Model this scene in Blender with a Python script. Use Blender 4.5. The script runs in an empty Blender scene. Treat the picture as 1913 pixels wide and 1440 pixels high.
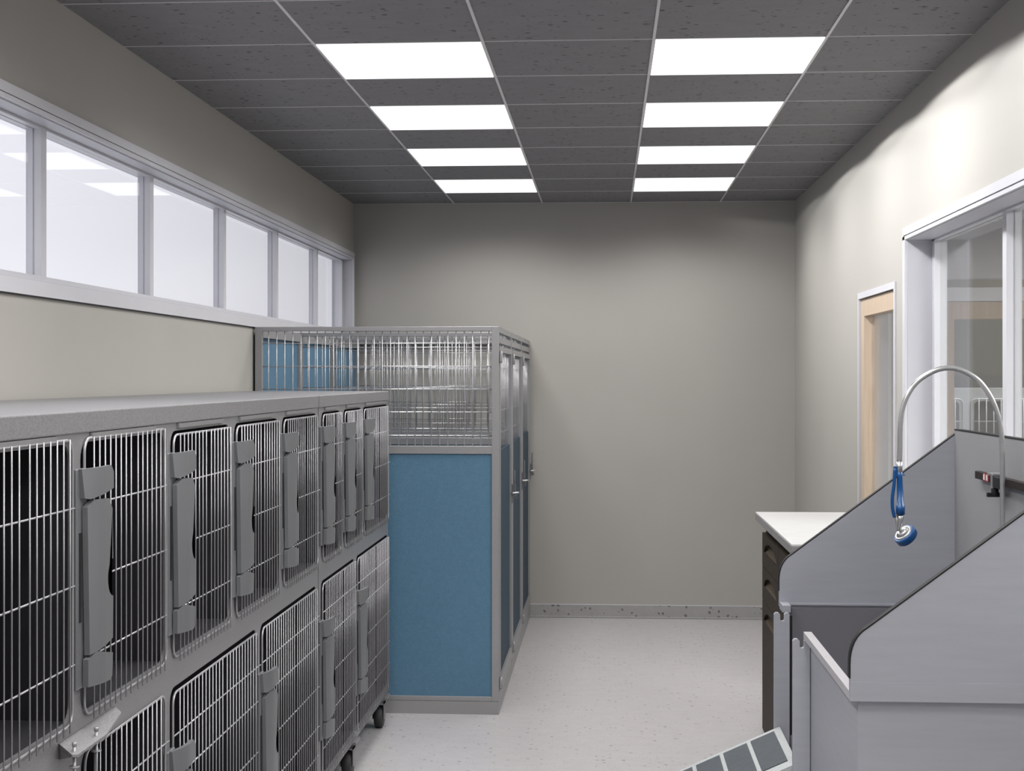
import bpy, bmesh, math, random
from mathutils import Vector, Matrix
random.seed(7)
S = bpy.context.scene
COL = S.collection
PI = math.pi

# ------------------------------------------------------------------ materials
def new_mat(name):
    m = bpy.data.materials.new(name); m.use_nodes = True
    nt = m.node_tree
    return m, nt, nt.nodes['Principled BSDF']

def coords(nt, scale=(1, 1, 1)):
    tc = nt.nodes.new('ShaderNodeTexCoord'); mp = nt.nodes.new('ShaderNodeMapping')
    mp.inputs['Scale'].default_value = scale
    nt.links.new(tc.outputs['Object'], mp.inputs['Vector'])
    return mp.outputs['Vector']

def mixrgb(nt, fac, a, b):
    n = nt.nodes.new('ShaderNodeMix'); n.data_type = 'RGBA'
    for sock, v in ((n.inputs[0], fac), (n.inputs[6], a), (n.inputs[7], b)):
        if hasattr(v, 'is_linked'): nt.links.new(v, sock)
        elif isinstance(v, (int, float)): sock.default_value = v
        else: sock.default_value = (*v, 1)
    return n.outputs[2]

def ramp(nt, src, p0, p1, v0=0.0, v1=1.0):
    n = nt.nodes.new('ShaderNodeMapRange')
    n.inputs['From Min'].default_value = p0; n.inputs['From Max'].default_value = p1
    n.inputs['To Min'].default_value = v0; n.inputs['To Max'].default_value = v1
    nt.links.new(src, n.inputs['Value']); return n.outputs['Result']

def math_(nt, op, a, b):
    n = nt.nodes.new('ShaderNodeMath'); n.operation = op
    for s, v in ((n.inputs[0], a), (n.inputs[1], b)):
        if hasattr(v, 'is_linked'): nt.links.new(v, s)
        else: s.default_value = v
    return n.outputs[0]

def simple(name, base, rough=.5, metal=0.0, var=.06, scale=6.0, stretch=(1, 1, 1), bump=0.0, bscale=None, spec=.5):
    m, nt, p = new_mat(name)
    v = coords(nt, stretch)
    n = nt.nodes.new('ShaderNodeTexNoise'); n.inputs['Scale'].default_value = scale; n.inputs['Detail'].default_value = 4
    nt.links.new(v, n.inputs['Vector'])
    lo = tuple(max(0, c * (1 - var)) for c in base); hi = tuple(min(1, c * (1 + var)) for c in base)
    nt.links.new(mixrgb(nt, ramp(nt, n.outputs['Fac'], .3, .7), lo, hi), p.inputs['Base Color'])
    p.inputs['Roughness'].default_value = rough; p.inputs['Metallic'].default_value = metal
    p.inputs['Specular IOR Level'].default_value = spec
    if bump:
        n2 = nt.nodes.new('ShaderNodeTexNoise'); n2.inputs['Scale'].default_value = bscale or scale * 8
        nt.links.new(v, n2.inputs['Vector'])
        b = nt.nodes.new('ShaderNodeBump'); b.inputs['Strength'].default_value = bump; b.inputs['Distance'].default_value = .004
        nt.links.new(n2.outputs['Fac'], b.inputs['Height']); nt.links.new(b.outputs['Normal'], p.inputs['Normal'])
    return m

def flecked(name, base, flecks, cell, size, stretch, keep, rough, var=.04):
    """plain sheet with scattered flecks: each voronoi cell may carry one small fleck"""
    m, nt, p = new_mat(name)
    v = coords(nt, stretch)
    nz = nt.nodes.new('ShaderNodeTexNoise'); nz.inputs['Scale'].default_value = cell * .35; nz.inputs['Detail'].default_value = 5
    nt.links.new(v, nz.inputs['Vector'])
    col = mixrgb(nt, ramp(nt, nz.outputs['Fac'], .3, .7), tuple(c * (1 - var) for c in base), tuple(min(1, c * (1 + var)) for c in base))
    for i, (fc, sc) in enumerate(flecks):
        w = nt.nodes.new('ShaderNodeTexNoise'); w.inputs['Scale'].default_value = cell * sc * 1.6
        nt.links.new(v, w.inputs['Vector'])
        add = nt.nodes.new('ShaderNodeVectorMath'); add.operation = 'MULTIPLY_ADD'
        nt.links.new(w.outputs['Color'], add.inputs[0])
        add.inputs[1].default_value = (.6 / cell,) * 3; nt.links.new(v, add.inputs[2])
        vo = nt.nodes.new('ShaderNodeTexVoronoi'); vo.inputs['Scale'].default_value = cell * sc
        nt.links.new(add.outputs[0], vo.inputs['Vector'])
        sep = nt.nodes.new('ShaderNodeSeparateColor'); nt.links.new(vo.outputs['Color'], sep.inputs[0])
        on = math_(nt, 'GREATER_THAN', sep.outputs[0], 1 - keep)
        rad = math_(nt, 'MULTIPLY', sep.outputs[1], size)
        inside = ramp(nt, math_(nt, 'SUBTRACT', vo.outputs['Distance'], rad), -.03, .03, 1, 0)
        col = mixrgb(nt, math_(nt, 'MULTIPLY', math_(nt, 'MULTIPLY', on, inside), .85), col, fc)
    nt.links.new(col, p.inputs['Base Color']); p.inputs['Roughness'].default_value = rough
    return m

def glass(name, tint=(1, 1, 1), ior=.8, rough=0.0):
    m, nt, p = new_mat(name); nt.nodes.remove(p)
    out = nt.nodes['Material Output']
    t = nt.nodes.new('ShaderNodeBsdfTransparent'); t.inputs['Color'].default_value = (*tint, 1)
    g = nt.nodes.new('ShaderNodeBsdfGlossy'); g.inputs['Roughness'].default_value = rough
    lw = nt.nodes.new('ShaderNodeLayerWeight')          # Schlick reflectance, the same from both faces of the pane
    lw.inputs['Blend'].default_value = .5
    f5 = math_(nt, 'POWER', lw.outputs['Facing'], 5.0)
    fr = math_(nt, 'MULTIPLY_ADD', f5, .96); fr.node.inputs[2].default_value = .04
    fr = math_(nt, 'MULTIPLY', fr, ior)
    mx = nt.nodes.new('ShaderNodeMixShader')
    nt.links.new(fr, mx.inputs[0]); nt.links.new(t.outputs[0], mx.inputs[1]); nt.links.new(g.outputs[0], mx.inputs[2])
    nt.links.new(mx.outputs[0], out.inputs['Surface'])
    return m

def emit(name, col, strength):
    m, nt, p = new_mat(name)
    p.inputs['Base Color'].default_value = (.8, .8, .8, 1)
    p.inputs['Emission Color'].default_value = (*col, 1); p.inputs['Emission Strength'].default_value = strength
    return m

def wood(name, c0, c1, rough=.45, spec=.25):
    m, nt, p = new_mat(name)
    v = coords(nt, (14, 14, 1.1))
    n = nt.nodes.new('ShaderNodeTexNoise'); n.inputs['Scale'].default_value = 3.0; n.inputs['Detail'].default_value = 6; n.inputs['Distortion'].default_value = 1.2
    nt.links.new(v, n.inputs['Vector'])
    nt.links.new(mixrgb(nt, ramp(nt, n.outputs['Fac'], .3, .7), c0, c1), p.inputs['Base Color'])
    p.inputs['Roughness'].default_value = rough; p.inputs['Specular IOR Level'].default_value = spec
    return m

def speckled_steel(name, base, rough, metal, amp=.12, scale=420):
    m, nt, p = new_mat(name)
    v = coords(nt)
    n = nt.nodes.new('ShaderNodeTexNoise'); n.inputs['Scale'].default_value = scale; n.inputs['Detail'].default_value = 2
    nt.links.new(v, n.inputs['Vector'])
    nt.links.new(mixrgb(nt, ramp(nt, n.outputs['Fac'], .35, .65), tuple(c * (1 - amp) for c in base), tuple(min(1, c * (1 + amp)) for c in base)), p.inputs['Base Color'])
    p.inputs['Roughness'].default_value = rough; p.inputs['Metallic'].default_value = metal
    return m

M_WALL = simple('cream_wall_paint', (.362, .349, .326), .65, var=.015, scale=2, bump=.04, bscale=220)
M_FLOOR = flecked('speckled_sheet_floor', (.452, .436, .447), [((.10, .095, .095), 1.0), ((.22, .21, .21), 1.9), ((.36, .33, .31), 2.3)], 34, .30, (1, 1.4, 1), .33, .32)
M_BASE = flecked('speckled_cove_base', (.32, .311, .314), [((.10, .095, .095), 1.0), ((.2, .19, .19), 1.9)], 32, .34, (1, 1, 1), .45, .4)
M_CEIL = flecked('fissured_ceiling_tile', (.195, .19, .198), [((.045, .044, .047), 1.0), ((.07, .069, .072), 1.7)], 24, .30, (1, 1.6, 1), .42, .85)
M_TBAR = simple('ceiling_grid_paint', (.62, .61, .62), .4)
M_WHITE = simple('white_frame_paint', (.55, .55, .588), .35, var=.02)
M_SOFF = simple('window_reveal_paint', (.47, .47, .51), .45, var=.02)
M_GROOVE = simple('dark_joint', (.05, .05, .055), .6)
M_GLASS = glass('window_glass', (.99, .99, 1.0))
M_GLASS2 = glass('door_glass', (.95, .96, .95))
M_LAMP = emit('light_diffuser', (1, .995, .99), 1.02)
M_STEEL = speckled_steel('satin_cage_steel', (.215, .213, .22), .42, .3)
M_STEELTOP = speckled_steel('satin_cage_steel_top', (.215, .213, .222), .45, .3, .2, 300)
M_LINER = simple('shaded_cage_interior', (.032, .031, .037), .5, .2)  # cage steel darkened to near black for the shade inside
M_WIRE = simple('bright_kennel_wire', (.50, .50, .515), .26, .6, var=.03)
M_ROD = simple('chromed_wire', (.33, .33, .345), .30, .45, var=.03)
M_LATCH = simple('cast_latch_steel', (.165, .17, .18), .42, .4, var=.05)
M_BLACK = simple('black_rubber_and_shadow', (.012, .012, .014), .55, spec=.25)  # also used for the painted shadow strips by the card holders
M_TYRE = simple('caster_rubber', (.03, .03, .033), .6)
M_ALU = speckled_steel('kennel_aluminium', (.315, .312, .322), .40, .35, .08)
M_BLUE = simple('blue_laminate_panel', (.078, .172, .265), .5, var=.06, scale=60, bump=.35, bscale=160)
M_DOORTEAL = simple('dark_teal_door_panel', (.035, .06, .085), .6, var=.05, spec=.15)  # opaque dark teal, deeper than the blue side panels
M_TUB = simple('brushed_tub_steel', (.385, .395, .44), .42, .2, var=.03, stretch=(1, 1, 10))
M_TUBBACK = speckled_steel('granular_tub_back', (.28, .28, .293), .45, .2, .10, 300)
M_TUBIN = simple('tub_basin_steel', (.24, .235, .26), .38, .5, var=.03)
M_TUBRIM = speckled_steel('granular_tub_rim', (.48, .465, .49), .4, .2, .10, 300)
M_RAMP = speckled_steel('granular_ramp_shell', (.41, .43, .44), .5, .0, .18, 260)
M_PAD = simple('slate_grip_pad', (.06, .07, .082), .75, var=.1, scale=30)
M_COUNTER = simple('white_veined_counter', (.60, .597, .60), .3, var=.07, scale=12, stretch=(1, 5, 1))
M_COUNTEDGE = simple('counter_edge_laminate', (.24, .236, .236), .4, var=.06, scale=20)
M_DARKWOOD = wood('dark_stained_wood', (.026, .018, .012), (.038, .027, .018), .65)
M_PULL = wood('dark_wood_scoop', (.06, .045, .03), (.08, .062, .042), .65)
M_OAK = wood('pale_maple', (.43, .335, .255), (.50, .40, .31))
M_CHROME = simple('polished_chrome', (.52, .52, .53), .30, .8, var=.02)
M_HOSE = simple('braided_steel_hose', (.44, .44, .45), .3, .7, var=.05, scale=80)
M_SPRAY = simple('blue_sprayer_plastic', (.004, .06, .20), .3, var=.05)
M_REDLAB = simple('red_label', (.45, .02, .04), .5)
M_LAB = simple('pale_label', (.62, .55, .55), .5)
M_BAR = simple('black_brown_bar', (.016, .010, .009), .5, spec=.25)
M_ADDEDWHITE = simple('added_panel_white', (.80, .80, .83), .5, var=.01)
M_ROOM2 = simple('pale_grey_wall_paint', (.52, .515, .525), .7, var=.015, scale=2)
M_OLIVE = simple('olive_grey_wall_paint', (.215, .21, .19), .7, var=.02, scale=2)
M_BAND = simple('olive_strip_paint', (.26, .25, .215), .6)
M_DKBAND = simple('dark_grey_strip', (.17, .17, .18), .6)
M_CAGE2 = simple('pale_cage_steel', (.60, .61, .65), .4, .1)
M_CAGE2IN = simple('pale_cage_liner', (.30, .30, .34), .5, .1)

# ------------------------------------------------------------------ mesh builder (world coordinates)
class MB:
    def __init__(s): s.bm = bmesh.new()
    def box(s, x0, x1, y0, y1, z0, z1):
        vs = [s.bm.verts.new(p) for p in ((x0, y0, z0), (x1, y0, z0), (x1, y1, z0), (x0, y1, z0), (x0, y0, z1), (x1, y0, z1), (x1, y1, z1), (x0, y1, z1))]
        for f in ((0, 3, 2, 1), (4, 5, 6, 7), (0, 1, 5, 4), (1, 2, 6, 5), (2, 3, 7, 6), (3, 0, 4, 7)):
            s.bm.faces.new([vs[i] for i in f])
        return s
    def tube(s, pts, r, n=8, caps=True, closed=False):
        pts = [Vector(p) for p in pts]; m = len(pts)
        rad = r if isinstance(r, (list, tuple)) else [r] * m
        T = []
        for i in range(m):
            if closed: d = pts[(i + 1) % m] - pts[i - 1]
            else: d = pts[min(i + 1, m - 1)] - pts[max(i - 1, 0)]
            T.append(d.normalized())
        up = Vector((0, 0, 1)) if abs(T[0].z) < .9 else Vector((1, 0, 0))
        N = (up - T[0] * up.dot(T[0])).normalized()
        rings = []
        for i in range(m):
            if i:
                N = N - T[i] * N.dot(T[i])
                N = N.normalized() if N.length > 1e-6 else T[i].orthogonal().normalized()
            B = T[i].cross(N)
            rings.append([s.bm.verts.new(pts[i] + (N * math.cos(2 * PI * k / n) + B * math.sin(2 * PI * k / n)) * rad[i]) for k in range(n)])
        for i in range(m if closed else m - 1):
            a, b = rings[i], rings[(i + 1) % m]
            for k in range(n):
                f = s.bm.faces.new((a[k], a[(k + 1) % n], b[(k + 1) % n], b[k])); f.smooth = True
        if caps and not closed:
            s.bm.faces.new(list(reversed(rings[0]))); s.bm.faces.new(rings[-1])
        return s
    def plate(s, loops, to3, thick):
        """flat plate: loops[0] is the outline, the rest are holes (2D); to3(u, v, w) maps to space, w = 0..thick"""
        for w in (0, thick):
            es, first = [], []
            for lp in loops:
                vs = [s.bm.verts.new(to3(u, v, w)) for u, v in lp]
                es += [s.bm.edges.new((vs[i], vs[(i + 1) % len(vs)])) for i in range(len(vs))]
                first.append(vs)
            if len(loops) == 1: s.bm.faces.new(first[0])
            else: bmesh.ops.triangle_fill(s.bm, use_beauty=True, use_dissolve=False, edges=es)
            if w == 0: low = first
            else: high = first
        for a, b in zip(low, high):
            for i in range(len(a)):
                s.bm.faces.new((a[i], a[(i + 1) % len(a)], b[(i + 1) % len(a)], b[i]))
        return s
    def build(s, name, mat, parent=None, bevel=0):
        root = parent
        off = Vector((0, 0, 0))
        while root is not None:
            off += root.location; root = root.parent
        bmesh.ops.recalc_face_normals(s.bm, faces=s.bm.faces)
        if off.length: bmesh.ops.translate(s.bm, verts=s.bm.verts, vec=-off)
        me = bpy.data.meshes.new(name); s.bm.to_mesh(me); s.bm.free()
        me.materials.append(mat)
        o = bpy.data.objects.new(name, me); COL.objects.link(o)
        if parent is not None: o.parent = parent
        if bevel:
            b = o.modifiers.new('bevel', 'BEVEL'); b.width = bevel; b.segments = 2; b.limit_method = 'ANGLE'
        return o

def tag(o, label, cat=None, group=None, kind=None):
    o['label'] = label
    if cat: o['category'] = cat
    if group: o['group'] = group
    if kind: o['kind'] = kind
    return o
def thing(name, loc, label, cat, group=None, kind=None):
    o = bpy.data.objects.new(name, None); COL.objects.link(o); o.location = loc
    o.empty_display_size = .1
    return tag(o, label, cat, group, kind)
def rrect(u0, u1, v0, v1, r, n=5, corners=(1, 1, 1, 1)):
    """rounded rectangle; corners = (u0v0, u1v0, u1v1, u0v1)"""
    out = []
    for (cu, cv, a0, on, pu, pv) in ((u0 + r, v0 + r, PI, corners[0], u0, v0), (u1 - r, v0 + r, 1.5 * PI, corners[1], u1, v0),
                                     (u1 - r, v1 - r, 0, corners[2], u1, v1), (u0 + r, v1 - r, .5 * PI, corners[3], u0, v1)):
        if not on: out.append((pu, pv)); continue
        for k in range(n + 1):
            a = a0 + .5 * PI * k / n
            out.append((cu + r * math.cos(a), cv + r * math.sin(a)))
    return out
XZ = lambda y: (lambda u, v, w: (u, y + w, v))       # plate facing along y
YZ = lambda x: (lambda u, v, w: (x + w, u, v))       # plate facing along x

# ------------------------------------------------------------------ the room
XL, XR, YB, YN, ZC = -1.745, 1.278, 10.12, -1.2, 2.847
WT = .14
MB().box(XL - 1.2, 5.0, YN - .2, 11.2, -.1, 0).build('floor', M_FLOOR)
tag(bpy.data.objects['floor'], 'pale grey speckled vinyl sheet floor of the kennel room', 'floor', kind='structure')
c = MB().box(XL - WT, XR + WT, YN - .1, YB + .1, ZC, ZC + .1).build('ceiling', M_CEIL)
tag(c, 'dark grey fissured drop ceiling of square tiles', 'ceiling', kind='structure')
GX = [-1.049, -.441, .167, .774]
GY = [10.113 - .6096 * k for k in range(0, 18)]
g = MB()
for x in GX: g.box(x - .005, x + .005, YN, YB, ZC - .003, ZC)
for y in GY: g.box(XL, XR, y - .0026, y + .0026, ZC - .002, ZC)
tag(g.build('trim_1', M_TBAR), 'thin pale metal grid between the ceiling tiles', 'ceiling grid', kind='structure')

WZ0, WZ1, WY0, WY1 = 1.943, 2.457, .10, 10.04      # left window opening
w = MB()
w.box(XL - WT, XL, YN, YB + .1, 0, WZ0).box(XL - WT, XL, YN, YB + .1, WZ1, ZC).box(XL - WT, XL, YN, WY0, WZ0, WZ1).box(XL - WT, XL, WY1, YB + .1, WZ0, WZ1)
tag(w.build('wall_left', M_WALL), 'cream left wall with the long strip window', 'wall', kind='structure')
tag(MB().box(XL - WT, XR + WT, YB, YB + .1, 0, ZC).build('wall_back', M_WALL), 'cream back wall beyond the kennels', 'wall', kind='structure')
tag(MB().box(XL - WT, XR + WT, YN - .1, YN, 0, ZC).build('wall_front', M_WALL), 'cream wall behind the viewer', 'wall', kind='structure')
RY0, RY1, RZ0, RZ1 = 2.35, 6.36, .95, 2.236         # right window opening
DY0, DY1, DZ1 = 6.60, 7.55, 2.072                   # right door opening
w = MB()
w.plate([[(YN, 0), (DY0, 0), (DY0, DZ1), (DY1, DZ1), (DY1, 0), (YB + .1, 0), (YB + .1, ZC), (YN, ZC)],
         [(RY0, RZ0), (RY1, RZ0), (RY1, RZ1), (RY0, RZ1)]], YZ(XR), WT)
tag(w.build('wall_right', M_WALL), 'cream right wall with wooden door and wide interior window', 'wall', kind='structure')

b = MB().box(-.53, XR, YB - .012, YB, 0, .088).box(-.53, XR, YB - .022, YB, 0, .012)
tag(b.build('baseboard_back', M_BASE, bevel=.003), 'grey speckled cove base along the back wall', 'baseboard', kind='structure')
b = MB().box(XR - .012, XR, 7.62, YB, 0, .088)
tag(b.build('baseboard_right', M_BASE), 'grey speckled cove base at the right wall beyond the door', 'baseboard', kind='structure')
b = MB().box(-.53, XR, YB - .013, YB, .088, .0915)  # white strip paints the highlight on the cove base edge
tag(b.build('trim_2', M_WHITE), 'painted white highlight line on top of the back cove base', 'trim', kind='structure')

# left strip window
win = thing('window_1', (XL, 5.0, WZ0), 'long white framed strip window high on the left wall', 'window', kind='structure')
fr = MB()
t = .012
fr.box(XL, XL + t, WY0 - .03, WY1 + .03, WZ1 + .017, WZ1 + .048).box(XL, XL + t, WY0 - .03, WY1 + .03, WZ1, WZ1 + .014)
fr.box(XL, XL + t, WY0 - .03, WY1 + .03, WZ0 - .046, WZ0).box(XL, XL + t, WY1, WY1 + .03, WZ0, WZ1)
fr.build('window_trim', M_WHITE, win)
MB().box(XL, XL + .006, WY0 - .03, WY1 + .03, WZ1 + .013, WZ1 + .018).box(XL, XL + .006, WY0 - .03, WY1 + .03, WZ0 - .050, WZ0 - .045).build('shadow_joint', M_GROOVE, win)
fx0, fx1 = XL - .112, XL - .062
fr = MB()
fr.box(XL - WT, XL, WY0, WY1, WZ1 - .004, WZ1).box(XL - WT, XL, WY1 - .004, WY1, WZ0, WZ1).box(XL - WT, XL, WY0, WY0 + .004, WZ0, WZ1).box(XL - WT, XL, WY0, WY1, WZ0, WZ0 + .004)
fr.build('reveal_lining', M_SOFF, win)
fr = MB()
fr.box(fx0, fx1, WY0, WY1, WZ1 - .012, WZ1 - .004).box(fx0, fx1, WY0, WY1, WZ0, WZ0 + .03).box(fx0, fx1, WY1 - .05, WY1, WZ0, WZ1).box(fx0, fx1, WY0, WY0 + .05, WZ0, WZ1)
fr.build('window_frame', M_WHITE, win, .001)
mull = [1.24, 2.36, 3.49, 4.612, 5.741, 6.867, 7.985, 9.107]
xm = (fx0 + fx1) / 2
for y in mull:
    MB().box(fx0, xm - .003, y, y + .045, WZ0 + .03, WZ1 - .012).box(xm + .003, fx1, y, y + .045, WZ0 + .03, WZ1 - .012).box(xm - .003, xm + .003, y + .004, y + .041, WZ0 + .03, WZ1 - .012).build('mullion', M_WHITE, win)
ed = [WY0 + .05 - .045] + mull + [WY1 - .05]
for a, bb in zip(ed[:-1], ed[1:]):
    MB().box(xm - .003, xm + .003, a + .046, bb - .001, WZ0 + .03, WZ1 - .012).build('window_pane', M_GLASS, win)

# right interior window
win2 = thing('window_2', (XR, 5.0, RZ0), 'tall white framed interior window in the right wall above the tub', 'window', kind='structure')
fr = MB()
fr.box(XR - t, XR, RY0 - .05, RY1 + .05, RZ1 + .017, RZ1 + .05).box(XR - t, XR, RY0 - .05, RY1 + .05, RZ1 - .002, RZ1 + .012)
fr.box(XR - t, XR, RY1 + .006, RY1 + .05, RZ0 - .05, RZ1 + .012).box(XR - t, XR, RY1 - .002, RY1 + .003, RZ0 - .05, RZ1).box(XR - t, XR, RY0 - .05, RY0, RZ0 - .05, RZ1).box(XR - t, XR, RY0 - .05, RY1 + .05, RZ0 - .05, RZ0)
fr.build('window_trim', M_WHITE, win2)
MB().box(XR - .006, XR, RY0 - .05, RY1 + .05, RZ1 + .011, RZ1 + .018).build('shadow_joint', M_GROOVE, win2)
fr = MB()
fr.box(XR, XR + WT, RY0, RY1, RZ1 - .004, RZ1).box(XR, XR + WT, RY1 - .004, RY1, RZ0, RZ1).box(XR, XR + WT, RY0, RY0 + .004, RZ0, RZ1).box(XR, XR + WT, RY0, RY1, RZ0, RZ0 + .004)
fr.build('reveal_lining', M_SOFF, win2)
gx0, gx1 = XR + .10, XR + .153
fr = MB()
fr.box(gx0, gx1, RY0, RY1, RZ1 - .012, RZ1 - .004).box(gx0, gx1, RY0, RY1, RZ0, RZ0 + .05).box(gx0, gx1, RY1 - .055, RY1 - .004, RZ0, RZ1).box(gx0, gx1, RY0, RY0 + .05, RZ0, RZ1)
fr.build('window_frame', M_WHITE, win2, .001)
gm = (gx0 + gx1) / 2
for y in (3.75, 5.185):
    MB().box(gx0, gm - .003, y, y + .05, RZ0 + .05, RZ1 - .012).box(gm + .003, gx1, y, y + .05, RZ0 + .05, RZ1 - .012).box(gm - .003, gm + .003, y + .004, y + .046, RZ0 + .05, RZ1 - .012).build('mullion', M_WHITE, win2)
for a, bb in ((RY0 + .05, 3.75), (3.80, 5.185), (5.235, RY1 - .055)):
    MB().box(gm - .003, gm + .003, a + .001, bb - .001, RZ0 + .05, RZ1 - .012).build('window_pane', M_GLASS2, win2)

# right door
def lite_door(nm, axis, a0, a1, z1, pos, depth, label, stile=.095, toprail=.085, trimw=.03, botrail=.25, proud=.008):
    """axis 'y': door in a wall facing -x at x = pos; axis 'x': in a wall facing -y at y = pos"""
    base = (pos, (a0 + a1) / 2, 0) if axis == 'y' else ((a0 + a1) / 2, pos, 0)
    d = thing(nm, base, label, 'door', kind='structure')
    mp = YZ if axis == 'y' else XZ
    MB().plate([[(a0, 0), (a0 + trimw, 0), (a0 + trimw, z1 - trimw), (a1 - trimw * .4, z1 - trimw), (a1 - trimw * .4, 0), (a1 + .012, 0), (a1 + .012, z1), (a0, z1)]], mp(pos - proud), depth + proud).build('door_frame', M_WHITE, d)
    o0, o1, oz = a0 + trimw + .003, a1 - trimw * .4 - .003, z1 - trimw - .004
    lo = [(o0 + stile * .5, botrail), (o1 - stile, botrail), (o1 - stile, oz - toprail), (o0 + stile * .5, oz - toprail)]
    slab = MB().plate([[(o0, .01), (o1, .01), (o1, oz), (o0, oz)], lo], mp(pos + .004), .05).build('door_slab', M_OAK, d)
    u0, u1, v0, v1 = lo[0][0], lo[1][0], botrail, oz - toprail
    MB().plate([[(u0, v0), (u1, v0), (u1, v1), (u0, v1)]], mp(pos + .042), .006).build('glass_lite', M_GLASS2, slab)
    return d
lite_door('door_1', 'y', DY0, DY1, DZ1, XR, WT, 'pale wooden door with tall glass lite in white frame, right wall')

# rooms seen through the right window and door
XO, Y2 = 4.6, 8.0
w = MB().plate([[(XR + WT, 0), (1.74, 0), (1.74, 2.127), (2.72, 2.127), (2.72, 0), (XO, 0), (XO, 2.9), (XR + WT, 2.9)]], XZ(Y2), .12)
tag(w.build('wall_annex', M_ROOM2), 'pale grey wall of the next room seen through the interior window', 'wall', kind='structure')
lite_door('door_2', 'x', 1.74, 2.72, 2.127, Y2, .12, 'wooden glass door in the next room behind the interior window', stile=.075, toprail=.09, trimw=.073, proud=.01)
tag(MB().box(1.45, XO, Y2 - .008, Y2, 2.128, 2.168).build('trim_3', M_BAND), 'olive grey strip above the white door head in the next room', 'trim', kind='structure')
tag(MB().box(XR + WT, XO, 1.6, Y2, 2.52, 2.62).build('ceiling_annex', M_WHITE), 'white ceiling of the next room', 'ceiling', kind='structure')
tag(MB().box(1.6, XO, Y2 - .05, Y2, 2.478, 2.52).build('trim_4', M_WHITE), 'white cornice at the ceiling of the next room', 'trim', kind='structure')
tag(MB().box(XR + WT, 1.80, Y2 - .28, Y2, 2.43, 2.52).build('trim_5', M_BAND), 'olive bulkhead in the ceiling corner of the next room', 'trim', kind='structure')
tag(MB().box(XO, XO + .1, 1.5, 11.0, 0, 2.9).build('wall_annex_right', M_ROOM2), 'far side wall of the next room', 'wall', kind='structure')
tag(MB().box(XR + WT, XO, 1.5, 1.6, 0, 2.9).build('wall_annex_front', M_ROOM2), 'near wall of the next room', 'wall', kind='structure')
tag(MB().box(XR + WT, XO, 10.6, 10.7, 0, 2.9).build('wall_annex_back', M_OLIVE), 'olive grey wall behind the pale cages beyond the glass door', 'wall', kind='structure')
tag(MB().box(XR + WT, XO, Y2 + .12, 10.6, 2.7, 2.8).build('ceiling_annex_back', M_ROOM2), 'ceiling of the room beyond the glass door', 'ceiling', kind='structure')
tag(MB().box(1.45, XO, 10.57, 10.6, 1.56, 1.66).build('trim_6', M_DKBAND), 'dark grey strip on the olive wall above the pale cages', 'trim', kind='structure')  # plain dark band across the wall over the cage tops

tag(MB().box(XR + WT, 1.515, Y2 - .03, Y2, 0, 2.43).build('trim_7', M_ADDEDWHITE), 'added white panel that brightens the view through the wooden door glass', 'trim', kind='structure')  # panel put in to brighten what shows through the door glass

# ------------------------------------------------------------------ ceiling lights
def area(name, loc, sx, sy, power, parent=None, col=(1, .985, .96), profile=None):
    l = bpy.data.lights.new(name, 'AREA'); l.shape = 'RECTANGLE'; l.size = sx; l.size_y = sy
    l.energy = power; l.color = col
    o = bpy.data.objects.new(name, l); COL.objects.link(o)
    o.location = loc
    if parent is not None: o.parent = parent; o.location = Vector(loc) - parent.location
    if profile:                                   # photometric distribution of the fixture by emission angle
        l.use_nodes = True; nt = l.node_tree; e = nt.nodes['Emission']
        gm_ = nt.nodes.new('ShaderNodeNewGeometry'); sp_ = nt.nodes.new('ShaderNodeSeparateXYZ')
        nt.links.new(gm_.outputs['Incoming'], sp_.inputs[0])
        def step(src, p0, p1, v0=0., v1=1.):
            r = ramp(nt, src, p0, p1, v0, v1); r.node.interpolation_type = 'SMOOTHSTEP'; return r
        down = math_(nt, 'MULTIPLY', sp_.outputs[2], -1.0)
        f = step(down, *profile[:2])
        if len(profile) > 2:
            f = math_(nt, 'DIVIDE', f, math_(nt, 'MAXIMUM', math_(nt, 'MULTIPLY', down, 4.0), .1))
            f = math_(nt, 'MULTIPLY', f, step(sp_.outputs[0], profile[2], profile[3]))
        nt.links.new(f, e.inputs['Strength'])
    return o
rows = [(8.893, 9.503), (7.674, 8.284), (6.455, 7.065), (5.236, 5.846), (3.408, 4.017), (2.189, 2.798), (.97, 1.579), (-.25, .36)]
words = ['nearest the back wall', 'second from the back wall', 'third from the back wall', 'fourth from the back wall and largest']
PL = [15, 13.8, 13.4, 15, 23, 19, 15, 10]; PR = [15, 13.8, 13.2, 13.6, 16, 16, 15, 10]; PW = [9, 32, 44, 57, 84, 45, 9, 0]
for side, (x0, x1), P in (('left', (-1.049, -.441), PL), ('right', (.167, .774), PR)):
    for i, (y0, y1) in enumerate(rows):
        cx, cy = (x0 + x1) / 2, (y0 + y1) / 2
        lab = ('glowing white square ceiling light in the %s row, %s' % (side, words[i])) if i < 4 else \
              ('ceiling light in the %s row beyond the top of the photo, place %s' % (side, ['five', 'six', 'seven', 'eight'][i - 4]))
        L = thing('ceiling_light', (cx, cy, ZC - .006), lab, 'ceiling light', 'square ceiling lights')
        MB().box(x0 + .007, x1 - .007, y0 + .004, y1 - .004, ZC - .006, ZC - .001).build('diffuser', M_LAMP, L)
        area('ceiling_lamp', (cx, cy, ZC - .009), .58, .58, P[i], L, profile=(.19, .56))
        if side == 'right' and PW[i]: area('wall_wash_lamp', (cx, cy, ZC - .010), .16, .58, PW[i], L, col=(1, .995, .985), profile=(.112, .135, .22, .66))
area('annex_lamp', (3.0, 4.6, 2.50), 1.4, 2.4, 160)
area('annex_back_lamp', (2.7, 9.0, 2.68), 1.0, .8, 30)

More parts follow.
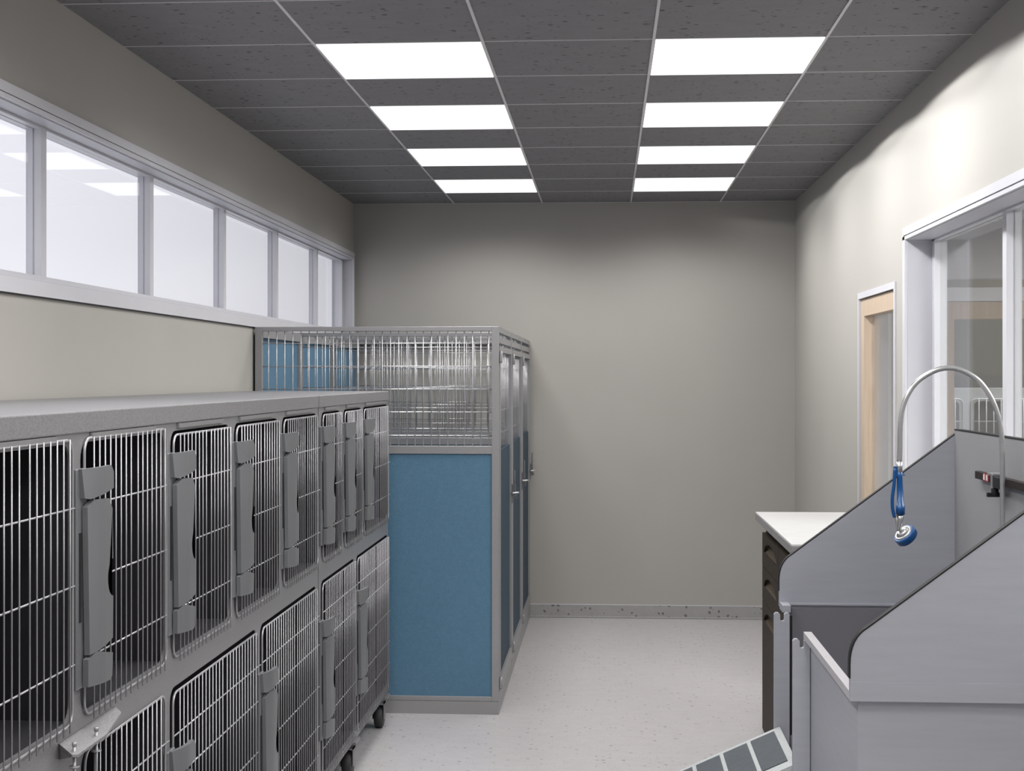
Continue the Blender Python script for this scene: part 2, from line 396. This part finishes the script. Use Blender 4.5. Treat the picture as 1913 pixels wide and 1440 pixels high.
# ------------------------------------------------------------------ cage banks on casters
XF, XD = -1.036, -1.0315          # front face of the body, plane of the door frames
def cage_door(bank, y0, y1, z0, z1, rods, what, latch_top, first=False):
    d = MB()
    r = .0031; R = .028
    lp = rrect(y0 + r, y1 - r, z0 + r, z1 - r, R, 4)
    d.tube([(XD, u, v) for u, v in lp], r, 8, closed=True)
    door = d.build('cage_door', M_ROD, bank)
    door['label'] = what
    bars = MB(); y = y0 + .046; mid = (y0 + y1) / 2 + .03; gap = False
    while y < y1 - .018:
        bars.tube([(XD + .0045, y, z0 - .010), (XD + .0045, y, z1 - .001)], .0017, 6)
        y += .033
        if not gap and y > mid: y += .014; gap = True
    for z in rods:
        bars.tube([(XD + .001, y0 + .004, z), (XD + .001, y1 + .004, z), (XD + .004, y1 + .016, z + .001)], .0021, 6)
    bars.build('wire_bars', M_ROD, door)
    # latch: back plate on the post, top cap, lever with thumb notch, lower cap
    za = latch_top
    pl = MB().box(XF, XF + .010, y0 - .055, y0 + .004, za - .43, za)
    pl.build('latch_plate', M_LATCH, door, .002)
    def bow(u):                      # outward bulge across the width
        q = min(max((u - y0 + .045) / .085, 0), 1)
        return XD + .011 + .022 * math.sin(q * PI / 2)
    def curved(outline, name):
        mb = MB(); bm = mb.bm
        mb.plate([outline], lambda u, v, w: (w, u, v), .011)
        bmesh.ops.triangulate(bm, faces=[f for f in bm.faces if len(f.verts) > 4])
        for k in range(1, 11):
            bmesh.ops.bisect_plane(bm, geom=bm.verts[:] + bm.edges[:] + bm.faces[:], plane_co=(0, y0 - .045 + .0125 * k, 0), plane_no=(0, 1, 0), dist=1e-5)
        for v in bm.verts: v.co.x += bow(v.co.y) - .011
        o = mb.build(name, M_LATCH, door)
        o.data.shade_smooth(); o.data.set_sharp_from_angle(angle=.6)
        return o
    def lin(p, q, n=6): return [(p[0] + (q[0] - p[0]) * k / n, p[1] + (q[1] - p[1]) * k / n) for k in range(n)]
    w = .082
    e = y0 + w
    A = lin((y0 - .043, za), (e - .015, za + .002)) + lin((e - .015, za + .002), (e, za - .012), 3) + lin((e, za - .012), (e, za - .045), 3) + lin((e, za - .045), (y0 - .020, za - .060)) + lin((y0 - .020, za - .060), (y0 - .043, za - .056), 3)
    curved(A, 'latch_cap')
    zl1, zl0 = za - .066, za - .358
    zm = za - .225; ar = .038
    arc = [(e - .004 - .032 * math.sin(PI * k / 12), zm + ar * math.cos(PI * k / 12)) for k in range(13)]
    Bp = lin((y0 - .028, zl1 - .010), (y0 - .006, zl1 + .004), 3) + lin((y0 - .006, zl1 + .004), (e - .030, zl1 + .002), 4) + lin((e - .030, zl1 + .002), (e - .008, zl1 - .02), 3) + lin((e - .008, zl1 - .02), (e - .004, zm + ar), 4) + arc + lin((e - .004, zm - ar - .001), (e - .006, zl0 + .010), 4) + lin((e - .006, zl0 + .010), (y0 - .022, zl0 - .008), 5) + lin((y0 - .022, zl0 - .008), (y0 - .028, zl1 - .010), 6)
    curved(Bp, 'latch_lever')
    z1_, z0_ = za - .362, za - .43
    Cp = lin((y0 - .026, z1_ - .012), (y0 - .002, z1_), 3) + lin((y0 - .002, z1_), (e - .006, z1_ - .016), 4) + lin((e - .006, z1_ - .016), (e - .010, z0_ + .006), 4) + lin((e - .010, z0_ + .006), (e - .020, z0_), 2) + lin((e - .020, z0_), (y0 - .026, z0_ + .002), 4) + lin((y0 - .026, z0_ + .002), (y0 - .026, z1_ - .012), 4)
    curved(Cp, 'latch_cap')
    MB().box(XF + .010, XF + .0112, y0 - .042, y0 - .030, za - .30, za - .125).build('latch_slot', M_BLACK, door)
    return door

def cage_bank(y0, y1, ups, lows, label, casters, far_end):
    bank = thing('cage_bank', (-1.39, (y0 + y1) / 2, 0), label, 'cage bank', 'steel cage banks on casters')
    zb, zt, zs = .152, 1.539, .928
    xb = XL + .02
    holes = []
    for (a, b_) in ups: holes.append((a - .001, b_ - .004, .985, 1.5205))
    for (a, b_) in lows: holes.append((a - .001, b_ - .004, .195, .906))
    MB().plate([[(y0, zb), (y1, zb), (y1, zt), (y0, zt)]] + [rrect(*h, .035, 5) for h in holes], YZ(XF - .004), .004).build('front_frame', M_STEEL, bank)
    MB().box(xb, XF - .004, y0, y0 + .004, zb, zt).box(xb, XF - .004, y1 - .004, y1, zb, zt).box(xb, xb + .004, y0, y1, zb, zt).box(xb, XF - .004, y0, y1, zb, zb + .004).build('shell', M_STEEL, bank)
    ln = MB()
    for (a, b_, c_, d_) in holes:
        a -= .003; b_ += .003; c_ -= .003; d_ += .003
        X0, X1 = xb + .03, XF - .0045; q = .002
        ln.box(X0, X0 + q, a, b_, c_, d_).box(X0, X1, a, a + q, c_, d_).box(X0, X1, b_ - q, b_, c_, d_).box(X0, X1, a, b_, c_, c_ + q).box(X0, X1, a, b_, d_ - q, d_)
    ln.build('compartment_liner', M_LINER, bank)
    MB().box(xb, XF + .004, y0 + .002, y1 - .002, zt, 1.583).build('top_lid', M_STEELTOP, bank, .003)
    for i, (a, b_) in enumerate(ups):
        dr = cage_door(bank, a + .006, b_, .975, 1.531 if a < 3.2 else 1.514, (1.395, 1.244, 1.091), 'upper wire cage door', 1.470)
    for a, b_ in lows:
        cage_door(bank, a + .006, b_, .178, .910 if a < 3.2 else .897, (.792, .689, .539, .397, .295), 'lower wire cage door', .768)
    for a, b_ in ups:
        MB().box(XF, XF + .007, a + .05, b_ - .09, 1.527, 1.5375).build('card_holder', M_STEEL, bank)
        MB().box(XF, XF + .0015, a + .05, b_ - .082, 1.5375, 1.539).box(XF, XF + .0015, b_ - .09, b_ - .082, 1.527, 1.5375).build('card_shadow', M_BLACK, bank)  # black strips paint the shadow above and beside each card holder
    for x, y in casters:
        cs = MB().box(x - .045, x + .045, y - .05, y + .05, .142, .152).box(x - .012, x + .012, y - .02, y + .02, .118, .144).box(x - .028, x - .024, y - .022, y + .03, .045, .122).box(x + .024, x + .028, y - .022, y + .03, .045, .122).box(x - .028, x + .028, y - .022, y + .03, .116, .122)
        co = cs.build('caster', M_STEEL, bank)
        wy = y + .012
        n = 24
        MB().tube([(x - .021, wy, .052), (x - .016, wy, .052), (x + .016, wy, .052), (x + .021, wy, .052)], [.040, .052, .052, .040], n).build('caster_wheel', M_TYRE, co)
    return bank
upsA = [(2.238, 2.793), (2.847, 3.402), (3.448, 4.001), (4.048, 4.600), (4.654, 5.222)]
lowA = [(2.850, 3.394), (3.444, 4.314), (4.355, 5.214)]
bankA = cage_bank(2.15, 5.243, upsA, lowA, 'long steel cage bank nearest the viewer with five upper doors', [(-1.10, 2.3), (-1.10, 3.4), (-1.10, 4.3), (-1.10, 5.12), (-1.62, 2.3), (-1.62, 5.12)], False)
upsB = [(5.306, 5.690), (5.757, 6.190), (6.222, 6.930)]
lowB = [(5.298, 6.010), (6.053, 6.930)]
bankB = cage_bank(5.256, 6.948, upsB, lowB, 'shorter steel cage bank on casters beside the blue kennels', [(-1.068, 6.03), (-1.068, 6.875), (-1.068, 5.36), (-1.62, 5.36), (-1.62, 6.86)], True)
# drop tray over the first low door
tr = MB(); bm = tr.bm
lo_, hi_ = [], []
for x, y in ((XF + .001, 2.73), (-.996, 2.692), (-.988, 2.70), (-.988, 2.86), (-1.012, 3.02), (XF + .001, 3.05)):
    zt_ = .943 + (-.988 - x) * .26
    hi_.append(bm.verts.new((x, y, zt_))); lo_.append(bm.verts.new((x, y, zt_ - .005)))
bm.faces.new(hi_); bm.faces.new(lo_)
for i in range(6): bm.faces.new((hi_[i], hi_[(i + 1) % 6], lo_[(i + 1) % 6], lo_[i]))
tro = tr.build('tray_ledge', M_STEELTOP, bankA)
MB().plate([[(XF + .001, .925), (-1.0, .938), (-1.0, .9405), (XF + .001, .950)]], lambda u, v, w: (u, 2.7315 - (u - XF) * .9 + w, v), .006).build('end_flange', M_STEELTOP, tro)
for y in (2.715, 2.835):
    MB().tube([(-1.000, y, .78), (-1.000, y, .962)], .0035, 8).tube([(-1.000, y, .915), (-1.000, y, .918)], .010, 12).tube([(-1.000, y, .955), (-1.000, y, .963)], .005, 6).build('hinge_pin', M_ROD, tro)

# ------------------------------------------------------------------ blue kennel runs
KY0, KX = 7.18, -.525
PITCH = .965
KL = XL + .012
def partition(root, y, th=.030):
    p = MB()
    p.box(KL, KL + .035, y, y + th, .064, 1.897).box(KX - .035, KX, y, y + th, .064, 1.897)
    p.box(KL + .035, KX - .035, y, y + th, 1.875, 1.897).box(KL + .035, KX - .035, y, y + th, 1.273, 1.312).box(KL + .035, KX - .035, y, y + th, .064, .086)
    fr = p.build('partition_frame', M_ALU, root, .0015)
    MB().box(KL, KX, y - .003, y + th, 0, .063).build('plinth', M_ALU, root)
    MB().box(KL + .035, KX - .035, y + .008, y + .022, .086, 1.273).build('blue_panel', M_BLUE, root)
    wm = MB(); x = KX - .035 - .014
    while x > KL + .04:
        wm.tube([(x, y + .012, 1.30), (x, y + .012, 1.885)], .0021, 8); x -= .0405
    for z in (1.815, 1.702, 1.59, 1.477, 1.362):
        wm.tube([(KL + .02, y + .018, z), (KX - .02, y + .018, z)], .0029, 8)
    wm.build('wire_mesh', M_WIRE, root)
names = ['nearest blue kennel run, with its whole side panel in view', 'middle blue kennel run behind the nearest one', 'farthest blue kennel run against the back wall']
for i in range(3):
    y0 = KY0 + i * PITCH; y1 = y0 + PITCH
    k = thing('kennel_run', ((KL + KX) / 2, y0 + PITCH / 2, 0), names[i], 'kennel', 'blue kennel runs')
    partition(k, y0)
    if i == 2: partition(k, y1 - .002)
    MB().box(KL, KL + .012, y0 + .03, y1 - .005, .064, 1.845).build('back_panel', M_BLUE, k)
    MB().box(KL + .012, KL + .03, y0 + .03, y1 - .005, 1.845, 1.892).box(KL + .012, KL + .024, y1 - .025, y1 - .005, .064, 1.845).build('back_rail', M_ALU, k)
    # front: header rails, sill, door
    y1 = y1 - .006
    MB().box(KX - .03, KX - .001, y0 + .03, y1, 1.869, 1.897).build('top_rail', M_ALU, k)
    MB().box(KX - .028, KX - .003, y0 + .03, y1, 1.818, 1.849).build('header_rail', M_ALU, k)
    MB().box(KX - .03, KX - .001, y0 + .03, y1, .063, .10).build('sill_rail', M_ALU, k)
    MB().box(KX - .03, KX, y0 + .03, y1, 0, .062).build('toe_kick', M_ALU, k)
    y1 = y1 + .006
    a, b_ = y0 + .034, y1 - .004
    if i == 2: b_ -= .005
    sx0, sx1 = KX - .026, KX + .004
    dd = MB().plate([[(a, .106), (b_, .106), (b_, 1.801), (a, 1.801)], [(a + .046, .16), (b_ - .046, .16), (b_ - .046, 1.772), (a + .046, 1.772)]], YZ(sx0), .03)
    door = dd.build('kennel_door', M_ALU, k, .0015)
    MB().box(KX - .018, KX - .008, a + .046, b_ - .046, .16, 1.28).build('door_panel', M_DOORTEAL, door)
    wm = MB(); y = a + .07
    while y < b_ - .05:
        wm.tube([(KX - .012, y, 1.27), (KX - .012, y, 1.78)], .0009, 6); y += .0405
    for z in (1.702, 1.59, 1.477, 1.362):
        wm.tube([(KX - .016, a + .03, z), (KX - .016, b_ - .03, z)], .0022, 6)
    wm.build('wire_mesh', M_WIRE, door)
    ly = b_ - .022
    lt = MB().box(KX + .004, KX + .010, ly - .022, ly + .022, .955, 1.06).box(KX + .010, KX + .024, ly - .012, ly + .012, 1.02, 1.055).tube([(KX + .018, ly, .985), (KX + .018, ly, 1.135)], .0045, 8).box(KX + .004, KX + .03, ly - .008, ly + .012, .978, .998)
    lt.build('latch', M_LATCH, door, .001)
    MB().tube([(KX + .008, ly - .03, 1.010), (KX + .012, ly - .03, 1.012), (KX + .046, ly - .03, 1.014)], [.007, .0055, .005], 8).build('latch_lever', M_CHROME, door)
    for z in (.125, 1.725):
        MB().box(KX + .004, KX + .012, a - .016, a + .02, z, z + .045).tube([(KX + .010, a - .002, z - .006), (KX + .010, a - .002, z + .052)], .006, 8).build('hinge', M_ALU, door)

# ------------------------------------------------------------------ dark cabinet and counter
CX, CY0, CY1 = .729, 5.68, 6.968
cab = thing('base_cabinet', ((CX + XR) / 2, (CY0 + CY1) / 2, 0), 'dark brown drawer cabinet under the white counter', 'cabinet')
MB().box(CX + .018, XR - .004, CY0, CY1, 0, .975).build('cabinet_body', M_DARKWOOD, cab)
ymid = (CY0 + CY1) / 2
for (a, b_) in ((ymid + .002, CY1 - .001), (CY0 + .002, ymid - .002)):
    for (z0, z1) in ((.770, .923), (.610, .766), (.006, .606)):
        pw = .50; cy = (a + b_) / 2; zt = z1 - .030; zb_ = zt - .055
        arch = [(cy - pw / 2, zb_), (cy + pw / 2, zb_)] + [(cy + pw / 2 * math.cos(PI * q / 12), zb_ + .055 * math.sin(PI * q / 12)) for q in range(1, 12)]
        dn = 'drawer_front' if z1 > .61 else 'cabinet_door'
        dr = MB().plate([[(a, z0), (b_, z0), (b_, z1), (a, z1)], arch], YZ(CX), .018).build(dn, M_DARKWOOD, cab)
        sc = MB(); bm = sc.bm; rows_ = []
        for q in range(7):
            f = q / 6
            rows_.append([bm.verts.new((CX + .0165 * math.sin(f * PI / 2), y, zb_ - .002 + .03 * (1 - math.cos(f * PI / 2)))) for y in (cy - pw / 2 + .004 + .06 * f * 0, cy + pw / 2 - .004)])
        for q in range(6): bm.faces.new((rows_[q][0], rows_[q][1], rows_[q + 1][1], rows_[q + 1][0]))
        vs = [bm.verts.new((CX + .0175, y, z)) for y, z in ((cy - pw / 2 + .004, zb_ - .002), (cy + pw / 2 - .004, zb_ - .002))]
        bm.faces.new((rows_[0][0], rows_[0][1], vs[1], vs[0]))
        sc.build('finger_pull', M_PULL, dr)
ct = thing('countertop', ((.70 + XR) / 2, 6.25, .976), 'white veined countertop on the dark cabinet behind the tub', 'countertop')
MB().box(.700, XR - .003, 5.644, 7.003, .976, 1.009).build('counter_slab', M_COUNTEDGE, ct, .002)
MB().box(.701, XR - .003, 5.645, 7.002, 1.009, 1.0145).build('counter_surface', M_COUNTER, ct)

# ------------------------------------------------------------------ grooming tub
TF, TB, TN, TFAR = .615, 1.252, 3.77, 5.325
tub = thing('grooming_tub', ((TF + TB) / 2, (TN + TFAR) / 2, 0), 'grey steel raised grooming tub with sloping end panels at the right', 'tub')
ZT, ZBOT = 1.462, .831
# end panel outline in (x, z): vertical front edge, rounded shoulder, slope to the back
def end_outline(z_low):
    a = [(TF, z_low), (TB, z_low), (TB, ZT - .0)]
    sl = .752
    zs = ZT - sl * (TB - (TF + .020))          # slope line height near the front
    P0, P1, P2 = (TF, zs - .075), (TF, zs - .008), (TF + .045, zs + .045 * sl - .020 * sl)
    curve = []
    for q in range(9):
        f = q / 8
        curve.append(((1 - f) ** 2 * P0[0] + 2 * f * (1 - f) * P1[0] + f * f * P2[0], (1 - f) ** 2 * P0[1] + 2 * f * (1 - f) * P1[1] + f * f * P2[1]))
    return a, list(reversed(curve))
a_, cv = end_outline(ZBOT)
outl = a_ + cv
for (y, nm) in ((TN, 'end_panel'), (TFAR - .022, 'end_panel')):
    e = MB().plate([outl], XZ(y), .022).build(nm, M_TUB, tub)
    trim = list(reversed(cv)) + [(TB, ZT)]
    trim = [(TF, trim[0][1] - .035)] + trim
    tm = MB(); bm = tm.bm; rings = []
    for q, (x, z) in enumerate(trim):
        pa = trim[max(q - 1, 0)]; pb = trim[min(q + 1, len(trim) - 1)]
        dx, dz = pb[0] - pa[0], pb[1] - pa[1]; l = math.hypot(dx, dz); nx, nz = -dz / l, dx / l
        o0, o1 = -.0005, .0030
        rings.append([bm.verts.new(v) for v in ((x + nx * o0, y - .0012, z + nz * o0), (x + nx * o1, y - .0012, z + nz * o1), (x + nx * o1, y + .0232, z + nz * o1), (x + nx * o0, y + .0232, z + nz * o0))])
    for q in range(len(rings) - 1):
        for s_ in range(4): bm.faces.new((rings[q][s_], rings[q][(s_ + 1) % 4], rings[q + 1][(s_ + 1) % 4], rings[q + 1][s_]))
    bm.faces.new(rings[0]); bm.faces.new(rings[-1])
    tm.build('edge_trim', M_BLACK, e)
MB().box(TF, TB, TN - .0015, TN, ZBOT, .8795).build('skirt_band', M_TUB, tub)
bp = MB().box(TB - .022, TB, TN + .022, TFAR - .022, ZBOT, ZT).build('back_panel', M_TUBBACK, tub)
bp['label'] = 'granular light grey back panel'
MB().box(TB - .0235, TB + .0012, TN + .02, TFAR - .02, ZT, ZT + .004).build('edge_trim', M_BLACK, bp)
# base and basin
BF = .637
MB().box(BF, TB - .01, TN + .018, TN + .04, 0, ZBOT).build('base_end', M_TUB, tub)
MB().box(BF, TB - .01, TFAR - .035, TFAR - .015, 0, ZBOT).build('base_end', M_TUBIN, tub)
MB().box(BF, BF + .018, TN + .04, 4.655, 0, ZBOT).build('base_front', M_TUB, tub)
MB().box(BF, BF + .018, 4.66, 5.20, 0, .405).box(BF + .018, TB - .01, TN + .04, TFAR - .035, .405, .42).box(BF + .018, BF + .03, TN + .04, 4.655, .42, .815).box(BF + .018, TB - .022, TN + .04, TN + .05, .42, ZBOT).box(BF + .018, TB - .022, TFAR - .05, TFAR - .036, .42, ZBOT).box(TB - .034, TB - .022, TN + .05, TFAR - .05, .42, ZBOT).build('basin', M_TUBIN, tub)
MB().box(TF + .001, TF + .026, TN + .022, 4.666, .829, .852).build('front_rim', M_TUBRIM, tub, .001)
MB().box(TF + .001, TF + .030, 5.216, TFAR - .022, .824, .849).build('front_rim', M_TUB, tub, .001)
MB().box(TF + .03, TB - .022, TFAR - .032, TFAR - .022, .838, .846).build('rim_ledge', M_TUB, tub, .001)
# notched gate posts
def post(y):
    x0, x1, zt = .582, .635, .830
    xc = .610; hw = .0072
    pts = [(x0, 0), (x1, 0), (x1, zt - .004), (x1 - .004, zt)]
    pts += [(xc + hw + .006, zt), (xc + hw, zt - .006)] + [(xc + hw * math.cos(-PI * q / 8), zt - .022 + hw * math.sin(-PI * q / 8)) for q in range(9)] + [(xc - hw, zt - .006), (xc - hw - .006, zt), (x0 + .006, zt), (x0, zt - .006)]
    p = MB().plate([pts], XZ(y), .020).build('gate_post', M_TUB, tub)
    MB().box(x1, x1 + .010, y + .004, y + .018, .02, .82).build('post_groove', M_BLACK, p)  # black strip painted in for the dark groove beside the post
post(4.655); post(5.17)

# ------------------------------------------------------------------ ramp
rp = thing('dog_ramp', (.12, 4.92, 0), 'pale grey ramp with slate grip pads leading up to the tub opening', 'ramp')
sl = .457; RX, RZ = .600, .437; ln_ = .953
def on(s, h=0): return (RX - s, RZ - s * sl + h)
top = [on(0), on(ln_)]
MB().plate([[(RX, RZ - .045), (RX, RZ), on(ln_), (RX - ln_ - .003, 0), (RX - ln_ + .085, 0)]], XZ(4.680), .485).build('ramp_deck', M_RAMP, rp, .002)
s0 = .024
while s0 + .08 < ln_ - .02:
    a, b_ = on(s0, .0035), on(s0 + .080, .0035); a2, b2 = on(s0, -.001), on(s0 + .080, -.001)
    MB().plate([[a, b_, b2, a2]], XZ(4.742), .385).build('grip_pad', M_PAD, rp)
    s0 += .0935

# ------------------------------------------------------------------ grooming bar with clamp, on the back panel
BX = TB - .022
bar = thing('restraint_bar', (BX - .012, 4.4, 1.33), 'black horizontal bar along the tub back panel', 'bar')
MB().box(BX - .022, BX - .004, 3.90, 4.929, 1.317, 1.342).build('bar', M_BAR, bar, .002)
for y in (4.87, 3.95):
    MB().box(BX - .004, BX, y - .02, y + .02, 1.32, 1.34).build('standoff', M_BAR, bar)
for y in (4.800, 4.766):
    lm = MB().box(BX - .0235, BX - .0220, y - .010, y + .010, 1.3175, 1.3415).build('red_mark', M_REDLAB, bar)
    MB().box(BX - .0250, BX - .0235, y - .006, y + .010, 1.3205, 1.3385).build('pale_mark', M_LAB, lm)
cl = thing('sliding_clamp', (BX - .02, 4.65, 1.27), 'chrome clamp loop with black knob on the restraint bar', 'clamp')
MB().box(BX - .040, BX - .002, 4.650, 4.702, 1.343, 1.351).box(BX - .040, BX - .036, 4.645, 4.660, 1.306, 1.349).build('clamp_loop', M_CHROME, cl, .001)
MB().box(BX - .037, BX - .0225, 4.570, 4.648, 1.307, 1.3435).build('clamp_block', M_BLACK, cl, .003)
MB().tube([(BX - .028, 4.655, 1.316), (BX - .028, 4.655, 1.302)], .005, 10).tube([(BX - .028, 4.655, 1.304), (BX - .028, 4.655, 1.280)], .0115, 14).box(BX - .052, BX - .003, 4.647, 4.663, 1.278, 1.291).build('knob', M_BLACK, cl, .001)

# ------------------------------------------------------------------ gooseneck hose and sprayer
HY = 4.40
path = [(1.158, 0.935), (1.158, 1.186), (1.158, 1.335), (1.157, 1.452), (1.152, 1.507), (1.14, 1.554), (1.12, 1.598), (1.092, 1.636), (1.058, 1.661), (1.02, 1.675), (0.981, 1.674), (0.944, 1.659), (0.91, 1.634), (0.885, 1.598), (0.869, 1.554), (0.863, 1.499), (0.862, 1.436), (0.86, 1.401)]
pts = [Vector((x, HY, z)) for x, z in path]
u = lambda q_: 0.8600 + (q_ - 1680) * 0.001600      # sprayer drawing units to metres
z_ = lambda q_: 1.3410 - (q_ - 900) * 0.001570
hose = thing('gooseneck_hose', (1.157, HY, .95), 'tall arched steel gooseneck hose rising from the tub', 'hose')
def smooth(P, n=4):
    out = []
    for i in range(len(P) - 1):
        p0, p1, p2, p3 = P[max(i - 1, 0)], P[i], P[i + 1], P[min(i + 2, len(P) - 1)]
        for k in range(n):
            t_ = k / n
            out.append(.5 * ((2 * p1) + (p2 - p0) * t_ + (2 * p0 - 5 * p1 + 4 * p2 - p3) * t_ ** 2 + (3 * p1 - p0 - 3 * p2 + p3) * t_ ** 3))
    return out + [P[-1]]
MB().tube(smooth(pts), .0076, 12).build('hose_arch', M_HOSE, hose)
b0 = pts[0]
MB().tube([b0 + Vector((0, 0, -.02)), b0 + Vector((0, 0, .03))], .015, 14).tube([b0, (BX, HY, b0.z)], .010, 12).tube([(BX - .006, HY, b0.z), (BX, HY, b0.z)], .03, 18).build('wall_elbow', M_CHROME, hose)
sp = thing('sprayer', (u(1682), HY, z_(990)), 'blue and chrome hand sprayer hanging from the gooseneck hose', 'sprayer')
q = lambda x, y, dy=0: Vector((u(x), HY + dy, z_(y)))
MB().tube([q(1680, 862), q(1680.5, 881)], .0088, 14).build('collar', M_CHROME, sp)
MB().tube([q(1680.5, 878), q(1680.5, 890), q(1681, 905), q(1682, 943), q(1682, 944), q(1682, 961)], [.0085, .0085, .0085, .0105, .0132, .0132], 16).box(u(1670), u(1681), HY - .006, HY + .006, z_(890), z_(871)).tube([q(1687, 886.5), q(1689.5, 886.5)], .003, 8).build('grip', M_SPRAY, sp)
MB().tube(smooth([q(1672, 874, -.002), q(1670, 905, -.004), q(1667, 930, -.004), q(1667.5, 950, -.004), q(1671, 966, -.004)]), .0050, 8).build('lever', M_SPRAY, sp)
MB().tube([q(1682, 960), q(1682, 971), q(1681, 979), q(1680, 992)], [.0088, .0088, .0072, .006], 14).tube([q(1673, 962), q(1675.5, 975), q(1677, 992)], [.005, .0035, .0035], 8).build('neck', M_CHROME, sp)
ax = Vector((.66, .30, -.69)).normalized()
c0 = q(1686, 994)
MB().tube([c0, c0 + ax * .0085], [.026, .029], 24).tube([c0 - ax * .006, c0], [.012, .022], 20).build('head_plate', M_CHROME, sp)
MB().tube([c0 + ax * .004, c0 + ax * .008, c0 + ax * .024, c0 + ax * .028], [.0325, .0345, .0345, .031], 28).build('head_ring', M_SPRAY, sp)

# ------------------------------------------------------------------ pale cages in the room beyond the glass door
cb = thing('pale_cage_bank', (2.6, 9.55, 0), 'pale grey cage bank seen through the interior window and glass door', 'cage bank')
CYF = 9.3
drs = [(1.66, 2.205), (2.255, 2.83), (2.88, 3.45)]
MB().plate([[(1.60, .1), (3.5, .1), (3.5, 1.579), (1.60, 1.579)]] + [rrect(a + .02, b_ - .02, .9, 1.50, .03, 4) for a, b_ in drs], XZ(CYF), .02).build('front_frame', M_CAGE2, cb)
MB().box(1.60, 3.5, CYF + .02, CYF + .60, 1.55, 1.579).box(1.60, 1.62, CYF + .02, CYF + .6, 0, 1.55).box(3.48, 3.5, CYF + .02, CYF + .6, 0, 1.55).box(1.62, 3.48, CYF + .02, CYF + .6, 0, .1).build('shell', M_CAGE2, cb)
MB().box(1.62, 3.48, CYF + .3, CYF + .32, .1, 1.55).build('liner', M_CAGE2IN, cb)
for a, b_ in drs:
    d = MB().tube([(x, CYF - .012, z) for x, z in rrect(a, b_, .87, 1.512, .03, 4)], .006, 8, closed=True).build('cage_door', M_CAGE2, cb)
    wb = MB(); x = a + .045
    while x < b_ - .02: wb.tube([(x, CYF - .02, .87), (x, CYF - .02, 1.51)], .0035, 6); x += .045
    for z in (1.375, 1.22, 1.07): wb.tube([(a, CYF - .011, z), (b_, CYF - .011, z)], .0035, 6)
    wb.build('wire_bars', M_CAGE2, d)

# ------------------------------------------------------------------ sky outside, camera, colour
W = bpy.data.worlds.new('daylight'); S.world = W; W.use_nodes = True
bg = W.node_tree.nodes['Background']; bg.inputs['Color'].default_value = (.935, .94, 1.0, 1); bg.inputs['Strength'].default_value = 1.1

cam = bpy.data.cameras.new('camera'); co = bpy.data.objects.new('camera', cam); COL.objects.link(co); S.camera = co
F = 2752.0
co.location = (0, 0, 1.65)
co.rotation_euler = (PI / 2, 0, math.atan(176.5 / F))
cam.sensor_fit = 'HORIZONTAL'; cam.sensor_width = 36; cam.lens = 36 * F / 1913
cam.shift_y = (704 - 720) / 1913
cam.clip_start = .05
vs = S.view_settings
vs.view_transform = 'Standard'; vs.look = 'None'; vs.gamma = 1; vs.exposure = 0; vs.use_curve_mapping = False
